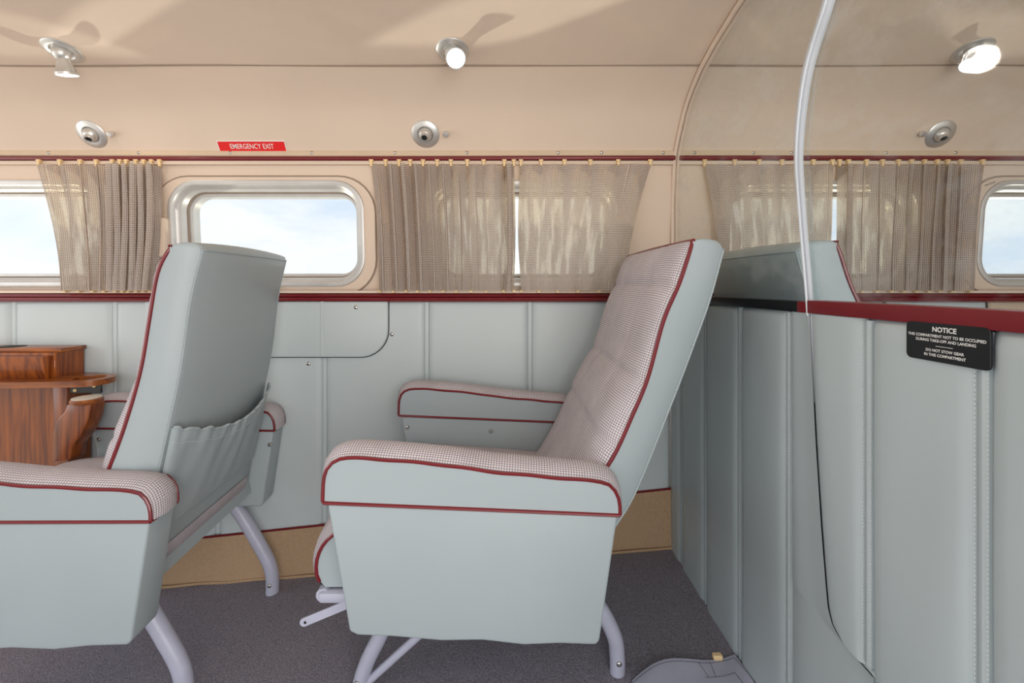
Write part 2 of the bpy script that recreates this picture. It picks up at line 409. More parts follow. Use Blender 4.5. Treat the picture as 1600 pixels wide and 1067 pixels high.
def ceiling_panel(name, P, x0, x1):
    V, F, U = grid(lambda u, v: (x0+(x1-x0)*u, P[v].y, P[v].z), lsp(0, 1, 9), range(len(P)), flip=True)
    n = len(V)                         # give the lining its thickness
    V2 = [p+Vector((0, .012 if p.y > 1.2 else .004, .014)) for p in V]
    o = mk(name, V+V2, F+[tuple(i+n for i in f[::-1]) for f in F], 'beige', ce)
    return o
for x0, x1 in ((XF, XB-.002), (XB+.002, XA)):
    ceiling_panel('cove_panel', PA, x0, x1); ceiling_panel('headliner_panel', PB, x0, x1)
    wob = [Vector((x, 1.19+.0015*math.sin(x*9), .5745+.001*math.sin(x*7))) for x in lsp(x0, x1, 40)]
    mk('seam_welt', *tube(wob, .0022, 6), 'seam', ce)
# double bead where the partition meets the lining
for dx in (-.006, .006):
    pts = [(XB+dx, YW-.012, -.02), (XB+dx, YW-.02, .1), (XB+dx, 1.40, .25), (XB+dx, 1.388, .36)]+[(XB+dx, p.y-.003, p.z-.006) for p in PALL[2:]]
    mk('partition_bead', *tube(pts, .0055, 8), 'beige', ce)

# side wall ------------------------------------------------------------
wl = tag(empty('wall_far', (0, YW, -.85)), kind='structure')
WIN = [(-1.55, .0), (-.755, 1), (.036, 0), (.955, 0), (1.735, 1)]
WW, WZ0, WZ1, WR = .595, -.002, .318, .088
holes = [rrect(c-WW/2, c+WW/2, WZ0, WZ1, WR) for c, _ in WIN]
for (x0, x1), hs in (((XF, XB-.003), holes[:3]), ((XB+.003, XA), holes[3:])):
    out = [(x0, -.05)]+[(x, -.05) for x in lsp(x0, x1, 12)[1:-1]]+[(x1, -.05), (x1, .40)]+[(x, .40) for x in lsp(x1, x0, 12)[1:-1]]+[(x0, .40)]
    V, F = plate_with_holes(out, hs, wall_y)
    mk('window_band', V, F, 'beige', wl, angle=30)
# outer skin behind it, with the same openings
for (x0, x1), hs in (((XF, XA), [rrect(c-WW/2+.02, c+WW/2-.02, WZ0+.02, WZ1-.02, WR-.015) for c, _ in WIN]),):
    V, F = plate_with_holes([(x0, -1.1), (x1, -1.1), (x1, .62), (x0, .62)], hs, lambda x, z: 1.50 if z < .4 else 1.50)
    mk('outer_skin', V, F, 'alup', wl)
# vinyl padding below the lower rail: puffed panels with stitched welts between
def puff(d, e): 
    d = max(0, min(1, d/e)); return math.sqrt(max(0, 1-(1-d)**2))
def edge_samples(a, b, e):
    L_ = b-a; e = min(e, L_*.4)
    return [a, a+e*.08, a+e*.25, a+e*.55, a+e]+lsp(a+e, b-e, 5)[1:-1]+[b-e, b-e*.55, b-e*.25, b-e*.08, b]
def padded(name, place, a0, a1, z0, z1, h, e, parent, m='wallvinyl', flip=False, skipe=()):
    """place(a, z, out) -> point"""
    za, zb = (z0 if callable(z0) else (lambda a: z0)), z1
    av = edge_samples(a0, a1, e)
    def fn(a, t):
        zz0 = za(a); z = zz0+(zb-zz0)*t
        d = min(a-a0, a1-a); dz = zb-z
        q = h*puff(d, e)*puff(dz+.0006, e*.8)+.0012*math.sin(a*37+z*11)*puff(d, .05)
        return place(a, z, q)
    V, F, U = grid(fn, av, [0, .25, .5, .75, .9, .94, .97, .985, .995, 1], flip=flip)
    return mk(name, V, F, m, parent, U, angle=60)
def wplace(a, z, q): return (a, YW-q, z)
WS = [XF, -1.863, -1.548, -1.234, -.915, -.583, -.2656, .056, .375, XB-.004]
for a, b in zip(WS[:-1], WS[1:]):
    padded('vinyl_panel', wplace, a+.006, b-.006, -1.0, -.048, .012, .022, wl, 'sidevinyl_lit')
for a in WS[1:-1]:
    mk('seam_welt', *tube([(a, YW-.001, -.95), (a, YW-.001, -.5), (a, YW-.001, -.05)], .0075, 8, squash=(1, .8)), 'sidevinyl_lit', wl)
for a, b in zip([XB+.035, .84, 1.16, 1.48, 1.8, 2.12], [.84, 1.16, 1.48, 1.8, 2.12, XA]):
    padded('vinyl_panel', wplace, a+.005, b-.005, -.95, -.048, .010, .022, wl, 'sidevinyl_lit' if a < 1.4 else 'cream')
# lower flap of the escape hatch
rr = .085
flo = [(-1.13, -.05), (-1.13, -.222)]+[(-.3815-rr+rr*math.sin(a), -.222+rr-rr*math.cos(a)) for a in lsp(0, math.pi/2, 10)]+[(-.3815, -.05)]
hf = mk('hatch_flap', *prism(flo, YW-.024, YW+.01, 'y', .006, 3), 'sidevinyl_lit', wl, angle=50)
mk('flap_gap', *tube([(p[0]*1.0, YW-.0118, p[1]-.001) for p in flo[1:]], .0022, 6), 'dark', hf)
mk('seam_welt', *tube([(-.583, YW-.0235, -.217), (-.583, YW-.0235, -.05)], .006, 8, squash=(1, .7)), 'sidevinyl_lit', hf)
for px, pz, y in ((-.479, -.068, YW-.0245), (-.630, -.243, YW-.0125), (-.372, -.152, YW-.0115)):
    screw('screw', (px, y, pz), (0, -1, 0), .0062, wl)
# tan carpet kick strip
bb = tag(empty('baseboard_far', (0, YW, -.85)), kind='structure')
kt = lambda x: -.769+.1045*(x+.851)
xs = lsp(XF, XB-.004, 30)
V, F, U = grid(lambda x, t: (x, YW-.016-.004*math.sin(x*13)*(1-t), floor_z(x)-.005+(kt(x)-floor_z(x)+.005)*t), xs, lsp(0, 1, 4))
mk('carpet_strip', V, F, 'kick', bb, U)
V, F, U = grid(lambda x, t: (x, YW-.016+.016*t, kt(x)), xs, (0, 1)); mk('strip_top', V, F, 'kick', bb, U)
mk('bound_edge', *tube([(x, YW-.0155, kt(x)+.001) for x in xs], .0035, 6), 'burg', bb)
mk('carpet_edge', *tube([(x, YW-.021, floor_z(x)+.004+.0015*math.sin(x*31)) for x in xs], .004, 6), 'kick', bb)
# rails
def rails(n0, x0, x1):
    t1 = tag(empty('trim_%d' % n0, (x0, YW, .38)), kind='structure')
    mk('rail', *tube([(x, 1.379, .3845+.0012*math.sin(x*2.1)) for x in lsp(x0, x1, 16)], .0068, 10), 'burg', t1)
    mk('cover_strip', *tube([(x, 1.381, .3995+.0008*math.sin(x*3)) for x in lsp(x0, x1, 16)], .0095, 8, squash=(1, .6)), 'cream', t1)
    mk('curtain_track', *box(x0, x1, 1.379, 1.391, .366, .377, .001), 'beige', t1)
    t2 = tag(empty('trim_%d' % (n0+1), (x0, YW, -.04)), kind='structure')
    mk('upper_bead', *tube([(x, 1.398, -.0315) for x in lsp(x0, x1, 4)], .0058, 8), 'burg', t2)
    mk('lower_bead', *tube([(x, 1.396, -.0435) for x in lsp(x0, x1, 4)], .0066, 8), 'burg', t2)
    mk('backing_strip', *box(x0, x1, 1.40, 1.419, -.052, -.022, .001), 'burg', t2)
    mk('curtain_track', *box(x0, x1, 1.390, 1.399, -.0245, -.0165, .001), 'beige', t2)
    return t1
t1 = rails(1, XF, XB-.006); t2 = rails(3, XB+.006, XA)
for px in (80, 220, 362, 489, 618, 730, 872, 939, 1035): screw('screw', ((px-800)*1.384/711, 1.3765, .4005), (0, -1, -.1), .0050, t1)
for px in (1083.6, 1175, 1234, 1381, 1489): screw('screw', ((px-800)*1.384/711, 1.3765, .4005), (0, -1, -.1), .0050, t2)
# end walls
tag(mk('wall_rear', *box(XA, XA+.03, -.35, 1.5, -.75, .66), 'beige', smooth=False), kind='structure')

# windows --------------------------------------------------------------
for i, (c, big) in enumerate(WIN):
    w = tag(empty('window_%d' % (i+1), (c, YW, WZ0)), kind='structure')
    def ring(inset, y, lean=0):
        return [Vector((p[0], wall_y(p[0], p[1])+y, p[1])) for p in rrect(c-WW/2+inset, c+WW/2-inset, WZ0+inset, WZ1-inset, max(.03, WR-inset))]
    V, F = loft([ring(-.004, .002), ring(-.003, -.008), ring(.004, -.011), ring(.011, -.008), ring(.013, .004), ring(.020, .008), ring(.024, .016), ring(.027, .045), ring(.038, .048), ring(.040, .075)])
    mk('frame', V, F, 'alup', w, angle=50)
    g = ring(.030, .047); mk('pane', g+[p+Vector((0, .003, 0)) for p in g], [tuple(range(len(g))), tuple(range(2*len(g)-1, len(g)-1, -1))], 'glass', w)
    mk('seal', *tube([p+Vector((0, .004, 0)) for p in ring(.028, .035)], .0025, 6, closed=True), 'seam', w)
    if big:
        o = rrect(c-.347, c+.335, -.03, .332, .11); h = rrect(c-WW/2-.003, c+WW/2+.003, WZ0-.003, WZ1+.003, WR)
        V, F = plate_with_holes(o, [h], lambda x, z: wall_y(x, z)-.005)
        hs = mk('hatch_surround', V, F, 'beige', w)
        mk('surround_edge', *tube([(p[0], wall_y(*p)-.0025, p[1]) for p in o], .0032, 6, closed=True), 'seam', hs)
    if i == 1:
        hc = mk('hatch_latch_cover', *box(-1.100, -1.050, 1.375, 1.405, .085, .205, .006, 3), 'beige', w)
        screw('screw', (-1.075, 1.3745, .152), (0, -1, 0), .005, hc)
    if i == 4:
        for k in range(4): screw('rivet', (1.448+k*.008, wall_y(0, .31)-.006, .305+k*.003), (0, -1, 0), .003, w)

# partition ------------------------------------------------------------
wb = tag(empty('wall_partition', (XB, 1.0, -.85)), kind='structure')
ZT = -.046
door_y = [(.742, ZT), (.738, -.12), (.727, -.26), (.715, -.38), (.705, -.46), (.700, -.495), (.690, -.515), (.675, -.5225), (.655, -.5265), (.616, -.527)]
mk('core', *box(XB+.004, XB+.026, -.30, YW-.002, -.82, ZT-.001), 'wallvinyl', wb, smooth=False)
def bplace(a, z, q): return (XB-q, a, z)
BF = [YW, 1.326, 1.162, .9875, .813]
for b, a in zip(BF[:-1], BF[1:]):
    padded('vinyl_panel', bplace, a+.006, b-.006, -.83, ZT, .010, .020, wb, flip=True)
def stitched_welt(y, zb, zt, parent, q=.0):
    mk('seam_welt', *tube([(XB-.001-q, y, zb), (XB-.001-q, y, (zb+zt)/2), (XB-.001-q, y, zt)], .0075, 8, squash=(0, .9)), 'wallvinyl', parent)
    v = merge(dashes([(XB-.0085-q, y+.0065, zb), (XB-.0085-q, y+.0065, zt)], nrm=(-1, 0, 0)), dashes([(XB-.0085-q, y-.0065, zb), (XB-.0085-q, y-.0065, zt)], nrm=(-1, 0, 0)))
    mk('stitching', v[0], v[1], 'stitch', parent, smooth=False)
for y in BF[1:]: stitched_welt(y, -.82, ZT-.002, wb)
# last fixed panel rolls up to the door's edge and runs on under the door
def dline(z):
    P = door_y
    for (y0, z0), (y1, z1) in zip(P[:-1], P[1:]):
        if z1 <= z <= z0: return y0+(y1-y0)*(z0-z)/(z0-z1)
    return P[-1][0]
V, F, U = grid(lambda t, s: (XB-.010*puff((1-t)*.07, .02)*1-.006*max(0, 1-t*3)**2*0-.0045*max(0, 1-t*2.2)**1.5*(1 if ZT+(-.83-ZT)*s > -.53 else 0), (lambda z: dline(z)+(.807-dline(z))*t)(ZT+(-.83-ZT)*s), ZT+(-.83-ZT)*s),
               [0, .01, .03, .07, .12, .2, .3, .4, .5, .6, .7, .8, .88, .94, .98, 1], lsp(0, .5, 14)+[.52, .54, .56, .575, .585, .595, .6, .604, .608, .612, .614, .62, .66, .75, .88, 1])
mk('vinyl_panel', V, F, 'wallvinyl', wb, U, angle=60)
for a, b in zip([.47, .30, .13, -.05, -.30], [.628, .466, .296, .126, -.054]):
    padded('vinyl_panel', bplace, a+.004, b-.004, -.83, -.505, .008, .018, wb, flip=True)
for y in (.62, .47): stitched_welt(y, -.82, -.525, wb)
mk('top_strip', *box(XB-.013, XB+.02, .778, YW-.003, -.046, -.0275, .001), 'black', wb)
mk('strip_end', *box(XB-.0132, XB+.02, .748, .778, -.046, -.0275, .001), 'red', wb)
screw('clip', (XB-.0135, .842, -.0365), (-1, 0, 0), .0032, wb)
gp = [(.748, -.028), (YW-.01, -.028), (YW-.02, .1), (1.395, .28), (1.385, .37)]+[(p.y, p.z-.004) for p in PALL[2:] if p.y > .66]+[(.66, .638), (.70, .4406), (.752, .356), (.774, .235), (.766, .124)]
mk('glazing', *prism(gp, XB+.002, XB+.006, 'x'), 'pane', wb, smooth=False)
# door in the partition
dr = tag(empty('door_1', (XB, .3, -.52)), kind='structure')
DY = [.622, .470, .30, .13, -.05, -.30]
def dplace(a, z, q): return (XB-.007-q, a, z)
for b, a in zip(DY[:-1], DY[1:]):
    padded('vinyl_panel', dplace, a+.006, b-.006, -.525, ZT, .010, .022, dr, flip=True)
V, F, U = grid(lambda t, s: (XB-.007-.010*puff(min(t*.1, (1-t)*.1+.0), .022), .628+(dline(ZT+(-.524-ZT)*s)+.002-.628)*t, ZT+(-.524-ZT)*s), [0, .02, .06, .12, .22, .4, .6, .78, .88, .94, .98, 1], lsp(0, 1, 40), flip=True)
mk('vinyl_panel', V, F, 'wallvinyl', dr, U, angle=60)
for y in DY[:-1]: stitched_welt(y, -.52, ZT-.002, dr, .007)
mk('edge_roll', *tube([(XB-.006, y, z) for y, z in door_y]+[(XB-.006, y, -.527) for y in (.6, .5, .3, 0, -.29)], .0055, 8, smooth=3), 'wallvinyl', dr)
mk('core', *box(XB-.004, XB+.003, -.30, .69, -.525, ZT-.001), 'wallvinyl', dr, smooth=False)
mk('top_strip', *box(XB-.019, XB+.016, -.30, .742, -.0455, -.0248, .001), 'red', dr)
EP = [(.60, .645), (.655, .54), (.704, .4406), (.756, .356-.005), (.778, .235), (.769, .1244), (.752, -.0), (.746, -.05), (.742, -.12), (.738, -.19)]
mk('edge_trim', *tube([(XB-.010, y, z) for y, z in EP], [.0125, .0118, .0118, .0112, .0095, .008, .0068, .0058, .004, .001], 10, smooth=5, squash=(0, .7)), 'edge', dr)
mk('edge_bead', *tube([(XB-.018, y-.0075*k, z) for (y, z), k in zip(EP[:8], [1, 1, 1, .95, .85, .7, .6, .5])], [.0028, .0028, .0026, .0022, .0016], 8, smooth=5), 'edge', dr)
gp = [(-.10, -.026), (.745, -.026), (.766, .124), (.774, .235), (.752, .356), (.70, .4406), (.655, .54), (.60, .636), (.4, .64), (.2, .628), (0, .6), (-.10, .57)]
mk('glazing', *prism(gp, XB-.008, XB-.004, 'x'), 'pane', dr, smooth=False)

# ================================================================ placards
pl = empty('notice_placard', (XB-.02, .506, -.087))
tag(pl, 'black notice placard with white lettering screwed to the grey partition door', 'sign')
PX = XB-.0195
mk('plate', *prism(rrect(.457, .555, -.087, -.043, .006, 4), PX, PX+.003, 'x', .0006, 1), 'plate', pl)
def letter(body, size, y, z, bold=.0):
    V, F = text_mesh(body, size, bold)
    mk('lettering', [(PX-.0003, y-v.x, z+v.y) for v in V], F, 'white', pl, smooth=False)
letter('NOTICE', .0078, .506, -.0505, .00022)
letter('THIS COMPARTMENT NOT TO BE OCCUPIED', .00445, .506, -.0580, .0001)
letter('DURING TAKE-OFF AND LANDING', .00445, .506, -.0632, .0001)
mk('rule', *box(PX-.0003, PX+.0005, .496, .516, -.0694, -.0689), 'white', pl, smooth=False)
letter('DO NOT STOW GEAR', .00445, .506, -.0744, .0001)
letter('IN THIS COMPARTMENT', .00445, .506, -.0797, .0001)
for y in (.4625, .5495):
    for z in (-.0485, -.0815): screw('screw', (PX-.0005, y, z), (-1, 0, 0), .0043, pl)
# emergency exit sign on the cove
c, n = ceil_pt(-.783, 1.3725); es = empty('emergency_exit_sign', c)
tag(es, 'red emergency exit sign with white capitals on the beige cove', 'sign')
ex = Vector((1, 0, 0)); ey = n.cross(ex); ey = -ey if ey.z < 0 else ey
def onsign(x, y, q): return c+ex*x+ey*y+n*q
def sbox(w, h, q0, q1):
    v, f = box(-w/2, w/2, -h/2, h/2, q0, q1); return [onsign(p.x, p.y, p.z) for p in v], f
mk('backing', *sbox(.205, .0345, -.001, .002), 'white', es, smooth=False)
mk('face', *sbox(.200, .030, .0005, .0026), 'signred', es, smooth=False)
V, F = text_mesh('EMERGENCY EXIT', .0215, .0001); xm = max(v.x for v in V)
mk('lettering', [onsign(v.x*.066/xm, v.y, .0030) for v in V], F, 'white', es, smooth=False)

# ================================================================ lamps and vents
def lamp(x, y, aim, label, power, hl=.046):
    c, n = ceil_pt(x, y); t = empty('reading_lamp', c); tag(t, label, 'lamp', 'ceiling reading lamps')
    mk('flange', *lathe([(.041, -.002), (.041, .003), (.039, .005), (.026, .0062), (.024, .0045), (.020, .003)], c, n, 28), 'alu', t)
    b = c+n*.010
    ball = [(.0195*math.cos(a), .0195*math.sin(a)) for a in lsp(-1.2, 1.5, 9)]
    mk('ball', *lathe(ball, b, n, 20), 'alu', t)
    a = Vector(aim).normalized(); h0 = b+a*.006
    hd = mk('shade', *lathe([(.010, 0), (.0135, .006), (.0145, .016), (.0175, hl*.55), (.0225, hl*.85), (.0245, hl*.88), (.0245, hl), (.0225, hl), (.021, hl-.003)], h0, a, 24), 'alu', t)
    mk('lens', *lathe([(.0226, hl-.004), (.0226, hl-.0005), (.016, hl+.001), (.001, hl+.0015)], h0, a, 24), 'lens', hd)
    lt = bpy.data.lights.new('lamp_light', 'SPOT'); lt.energy = power; lt.spot_size = math.radians(150); lt.spot_blend = .8; lt.shadow_soft_size = .03; lt.color = (1, .95, .86)
    lo = bpy.data.objects.new('lamp_light', lt); COL.objects.link(lo); lo.parent = t; lo.location = h0+a*(hl+.008)-c
    lo.rotation_euler = a.to_track_quat('-Z', 'Y').to_euler()
lamp(-1.126, 1.14, (.05, .25, -.97), 'aluminium reading lamp pointing straight down at the left, above the air vent', 1)
lamp(-.149, 1.14, (.25, -.75, -.62), 'aluminium reading lamp with its bright lens turned to the viewer, above the short curtain', 5, .050)
lamp(1.154, 1.14, (-.42, -.25, -.87), 'aluminium reading lamp behind the partition glass in the aft compartment', 1, .036)
def vent(x, y, aim, kx, label):
    c, n = ceil_pt(x, y); t = empty('air_vent', c); tag(t, label, 'air vent', 'round ceiling air vents')
    mk('flange', *lathe([(.0415, -.002), (.0415, .002), (.039, .0045), (.024, .006), (.0225, .004), (.021, .001)], c, n, 28), 'alu', t)
    b = c+n*.002
    bl = mk('eyeball', *lathe([(.021*math.cos(a), .021*math.sin(a)) for a in lsp(-.5, 1.45, 9)], b, n, 22), 'alu', t)
    a = Vector(aim).normalized()
    mk('nozzle', *lathe([(.0135, .014), (.0125, .022), (.011, .0245), (.009, .0245), (.0075, .021)], b, a, 18), 'alu', bl)
    mk('outlet', *lathe([(.0074, .018), (.0074, .0225), (.0035, .0228), (.003, .0215)], b, a, 14), 'dark', bl)
    c2, n2 = ceil_pt(x+kx, y-.002); k = empty('vent_knob', c2)
    tag(k, label.replace('round aluminium air vent', 'small metal push knob beside the vent'), 'knob', 'small knobs beside the vents')
    mk('stem', *lathe([(.006, -.002), (.006, .012)], c2, n2, 12), 'alu', k)
    mk('cap', *lathe([(.0085, .008), (.0088, .014), (.007, .017), (.001, .0175)], c2, n2, 14), 'alu', k)
vent(-1.248, 1.352, (.15, -.55, -.82), .064, 'round aluminium air vent at the left, above the gathered curtain')
vent(-.257, 1.352, (0, -.72, -.70), .063, 'round aluminium air vent in the middle, right of the exit sign')
vent(1.272, 1.352, (-.15, -.6, -.78), -.062, 'round aluminium air vent behind the partition glass, aft')

# ================================================================ curtains
def curtain(tops, bots, label, depth, sgn=1, seed=0):
    """tops / bots: x of each hook along the upper and lower track"""
    rnd = random.Random(seed); yc = 1.360; zt, zb = .362, -.0165
    t = empty('curtain', ((tops[0]+tops[-1])/2, yc, zb)); tag(t, label, 'curtain', 'woven window curtains')
    n = len(tops)-1; sub = 10; us = [i/sub for i in range(n*sub+1)]
    ph = [rnd.uniform(-.15, .15) for _ in range(n+2)]
    def at(arr, u):
        i = min(n-1, int(u)); return arr[i]+(arr[i+1]-arr[i])*(u-i)
    def fn(u, s):
        i = min(n-1, int(u)); f = u-i
        xt, xb = at(tops, u), at(bots, u); gap = abs(tops[i+1]-tops[i])
        bow = sgn*.010*math.sin(math.pi*s)
        x = xt+(xb-xt)*s+bow*(1 if (u < .8 or u > n-.8) else .5)
        amp = min(.019, max(.007, depth*(.026-.25*gap)))
        fold = abs(math.sin(math.pi*f))**.6*amp*2-amp
        fold += .002*math.sin(u*2.3+s*5+seed)
        x += .8*amp*math.sin(2*math.pi*f)
        return (x, yc-fold, zt+(zb-zt)*s-(.003 if 0 < f < 1 and s == 0 else 0))
    V, F, U = grid(fn, us, lsp(0, 1, 14))
    U = [(U[k][0]*1.25, U[k][1]) for k in range(len(U))]
    mk('cloth', V, F, 'curtain', t, U, angle=80)
    nm = len(tops)
    for arr, z0, z1 in ((tops, zt-.004, zt+.013),):
        for x in arr:
            mk('hook', *merge(box(x-.0035, x+.0035, 1.370, 1.378, z0, z1, .0008, 1), box(x-.0065, x+.0065, 1.369, 1.379, z1-.001, z1+.004, .001, 1))[:2], 'hook', t)
    for x in bots:
        mk('hook', *box(x-.005, x+.005, 1.376, 1.388, zb-.006, zb+.002, .001, 1), 'hook', t)
X = lambda px: (px-800)*1.372/711
def cur(tp, b0, b1, label, depth=1, sgn=1, seed=0):
    tops = [X(p) for p in tp]; n = len(tp)
    f = [(p-tp[0])/(tp[-1]-tp[0]) for p in tp]
    bots = [X(b0+(b1-b0)*((q*.7+.3*i/(n-1)))) for i, q in enumerate(f)]
    curtain(tops, bots, label, depth, sgn, seed)
cur([60, 93, 125, 150, 175, 187, 197, 212, 224, 236, 249], 97, 243, 'gathered beige woven curtain drawn halfway across the leftmost window', 1, 1, 1)
cur([580, 602.5, 623.5, 641, 661, 683, 704.5, 730, 755.5, 788, 803], 592, 803, 'pleated beige woven curtain just right of the escape window', 1, .5, 2)
cur([814, 845.5, 882, 922.5, 966, 1016], 815, 974, 'flat stretched beige woven curtain beside the reclined seat', .9, -1, 3)
cur([1101, 1148, 1186.5, 1222, 1271, 1301], 1128, 1292, 'loose beige curtain behind the glass, nearest the partition', .9, .6, 4)
cur([1312, 1326, 1354, 1379, 1404, 1424.5, 1445, 1465, 1481, 1501.5, 1536], 1310, 1520, 'pleated beige curtain behind the glass beside the aft window', 1, -.4, 5)

# ================================================================ seats
ARM = [(-.3195, -.366), (-.317, -.325), (-.3055, -.302), (-.276, -.2935), (-.195, -.298), (-.108, -.3065), (-.0325, -.317), (.076, -.327), (.146, -.3335), (.168, -.341), (.18, -.363), (.182, -.388)]
def seat(label, Fp, Rp, off, yaw, base, pocket=False, mirror=None, group='grey vinyl cabin seats'):
    ca, sa = math.cos(yaw), math.sin(yaw); piv = Vector((.182, .77, 0))
    def T(p):
        p = Vector(p)
        if mirror is not None: return Vector((mirror-p.x, p.y+off[1], p.z+off[2]))
        d = p-piv
        return Vector((piv.x+d.x*ca-d.y*sa+off[0], piv.y+d.x*sa+d.y*ca+off[1], p.z+off[2]))
    TV = lambda vs_: [T(v) for v in vs_]
    fz = floor_z(T((-.05, 1.1, 0)).x)
    bc = T((-.05, 1.1, 0)); root = empty('cabin_seat', (bc.x, bc.y, fz)); tag(root, label, 'seat', group)
    def P(name, vf, m, par=root, **k):
        v, f = vf[0], vf[1]; u = vf[2] if len(vf) > 2 else None
        if mirror is not None: f = [tuple(q[::-1]) for q in f]
        return mk(name, TV(v), f, m, par, u, **k)
    path = resample(catmull([(x, 0, z) for x, z in ARM], 6), 44)
    for (y0, y1, inner) in ((.77, .845, .845), (1.285, 1.36, 1.285)):
        ar = P('armrest', prism([(p.x, p.z) for p in path], y0, y1, 'y', 0), 'vinyl', angle=30)
        nm = []
        for i, p in enumerate(path):
            a = path[max(0, i-1)]; b = path[min(len(path)-1, i+1)]; t = (b-a).normalized(); nm.append(Vector((-t.z, 0, t.x)))
        ws = lsp(0, 1, 9)
        pad = grid(lambda i, s: path[i]+Vector((0, y0+(y1-y0)*s, 0))+nm[i]*(.0005+.017*math.sin(math.pi*s)**.7*(.55+.45*min(1, min(i, 43-i)/5))), range(44), ws, flip=True)
        P('arm_pad', pad, 'fabric', ar, angle=80)
        for y in (y0, y1):
            P('piping', tube([p+Vector((0, y, 0))+nm[i]*.001+Vector((0, 0, .0007*math.sin(i*.9+y*9))) for i, p in enumerate(path)], .0032, 7), 'burg', ar)
        P('piping', tube([(-.318, y0, -.3685), (.182, y0, -.3895)], .0032, 7), 'burg', ar)
        P('piping', tube([(-.318, y1, -.3685), (.182, y1, -.3895)], .0032, 7), 'burg', ar)
        P('piping', tube([(.1825, y0, -.389), (.1825, y1, -.389)], .0032, 7), 'burg', ar)
        P('piping', tube([(-.319, y0, -.368), (-.319, y1, -.368)], .0032, 7), 'burg', ar)
        # side panel with a slightly wavy lower hem
        hem = [(.149-.006, -.611), (.08, -.6085), (.02, -.611), (-.05, -.603), (-.12, -.604), (-.2, -.597), (-.262, -.5945), (-.276, -.588)]
        out = [(-.3135, -.3705), (.1795, -.391), (.149, -.603)]+hem
        pn = P('side_panel', prism(out, y0+.001, y1-.001, 'y', .006, 3), 'vinyl', angle=45)
        iy, ins = (y1-.001, 1) if y0 < 1 else (y0+.001, -1)
        for sx_, sz in ((-.296, -.401), (-.06, -.412)): screw_n = P('screw', lathe([(.0062, -.002), (.0062, .0008), (.005, .0024), (.002, .003), (.0018, .0015)], (sx_, iy, sz), (0, ins, 0), 12), 'steel', pn)
        if y0 > 1: P('screw', lathe([(.0062, -.002), (.0062, .0008), (.005, .0024), (.002, .003)], (.17, y0-.0002, -.43), (0, -1, 0), 12), 'steel', pn)
    # backrest shell
    yf0, yf1, yr0, yr1 = .822, 1.285, .838, 1.245
    NB = 30
    FF = resample(catmull([(x, 0, z) for x, z in Fp], 5), NB)[::-1]       # bottom to top
    RR = resample(catmull([(x, 0, z) for x, z in Rp], 5), NB)[::-1]
    top_f, top_r = FF[-1], RR[-1]
    capn = 7
    mid = (top_f+top_r)/2+Vector((0, 0, .013))
    cap = resample(catmull([top_r, top_r.lerp(mid, .45)+Vector((.004, 0, .006)), mid, top_f.lerp(mid, .4)+Vector((0, 0, .003)), top_f], 4), capn)
    FS = FF+[top_f]*(capn-1); RS = RR+cap[1:]
    fan = lambda k: max(0, k-(NB-1))/(capn-1)
    def xsec(k):
        f, r = FS[k], RS[k]; q = fan(k); c0 = yr0+(yf0-yr0)*q; c1 = yr1+.035*max(0, 1-k/(NB-1))+(yf1-yr1)*q
        tg = (RS[min(k+1, len(RS)-1)]-RS[max(0, k-1)]).normalized(); nr = Vector((tg.z, 0, -tg.x))
        rad = .013*(1-q)
        n_ = f+(r-f)*.5
        pts = [Vector((f.x, yf0, f.z)), Vector((n_.x, yf0+(c0-yf0)*.4-.004*(1-q), n_.z))]
        near = f.lerp(r, .90 if q < 1 else 1); pts.append(Vector((near.x, c0, near.z)))
        pts.append(Vector((f.lerp(r, .965).x, c0+rad*.25, f.lerp(r, .965).z)))
        for s in lsp(0, 1, 9):
            y = c0+rad+(c1-c0-2*rad)*s; p = r+nr*.010*math.sin(math.pi*s)**.8*(1-q)*min(1, k/6); pts.append(Vector((p.x, y, p.z)))
        pts.append(Vector((f.lerp(r, .965).x, c1-rad*.25, f.lerp(r, .965).z)))
        far = near; pts.append(Vector((far.x, c1, far.z)))
        pts += [Vector((n_.x, yf1+(c1-yf1)*.4+.004*(1-q), n_.z)), Vector((f.x, yf1, f.z))]
        return pts
    X_ = [xsec(k) for k in range(len(FS))]
    V, F, U = grid(lambda i, j: X_[i][j], range(len(X_)), range(len(X_[0])), flip=False)
    back = P('backrest', (V, F, U), 'vinyl', angle=75)
    # fabric face, pillowed, with sewn channels
    NW = 29; zt, zb = top_f.z, FF[0].z
    seams_z = [zt-.085, zt-.255, zt-.375]
    def face(i, s):
        p = FF[i]; y = yf0+(yf1-yf0)*s
        tg = (FF[min(i+1, NB-1)]-FF[max(0, i-1)]).normalized(); nr = Vector((-tg.z, 0, tg.x))
        e = puff(min(s, 1-s)*(yf1-yf0), .07)*puff((zt-p.z)+.002, .05)
        h = .024*e+.016*math.exp(-((p.z+.27)/.09)**2)*e
        d = min(abs(s-.27), abs(s-.73))*(yf1-yf0); h -= .007*math.exp(-(d/.010)**2)*e
        dz = min(abs(p.z-q) for q in seams_z); h -= .006*math.exp(-(dz/.010)**2)*e
        q = p+nr*h; return (q.x, y, q.z)
    FI = lsp(0, NB-1, 70)
    FFf = resample(FF, 90)
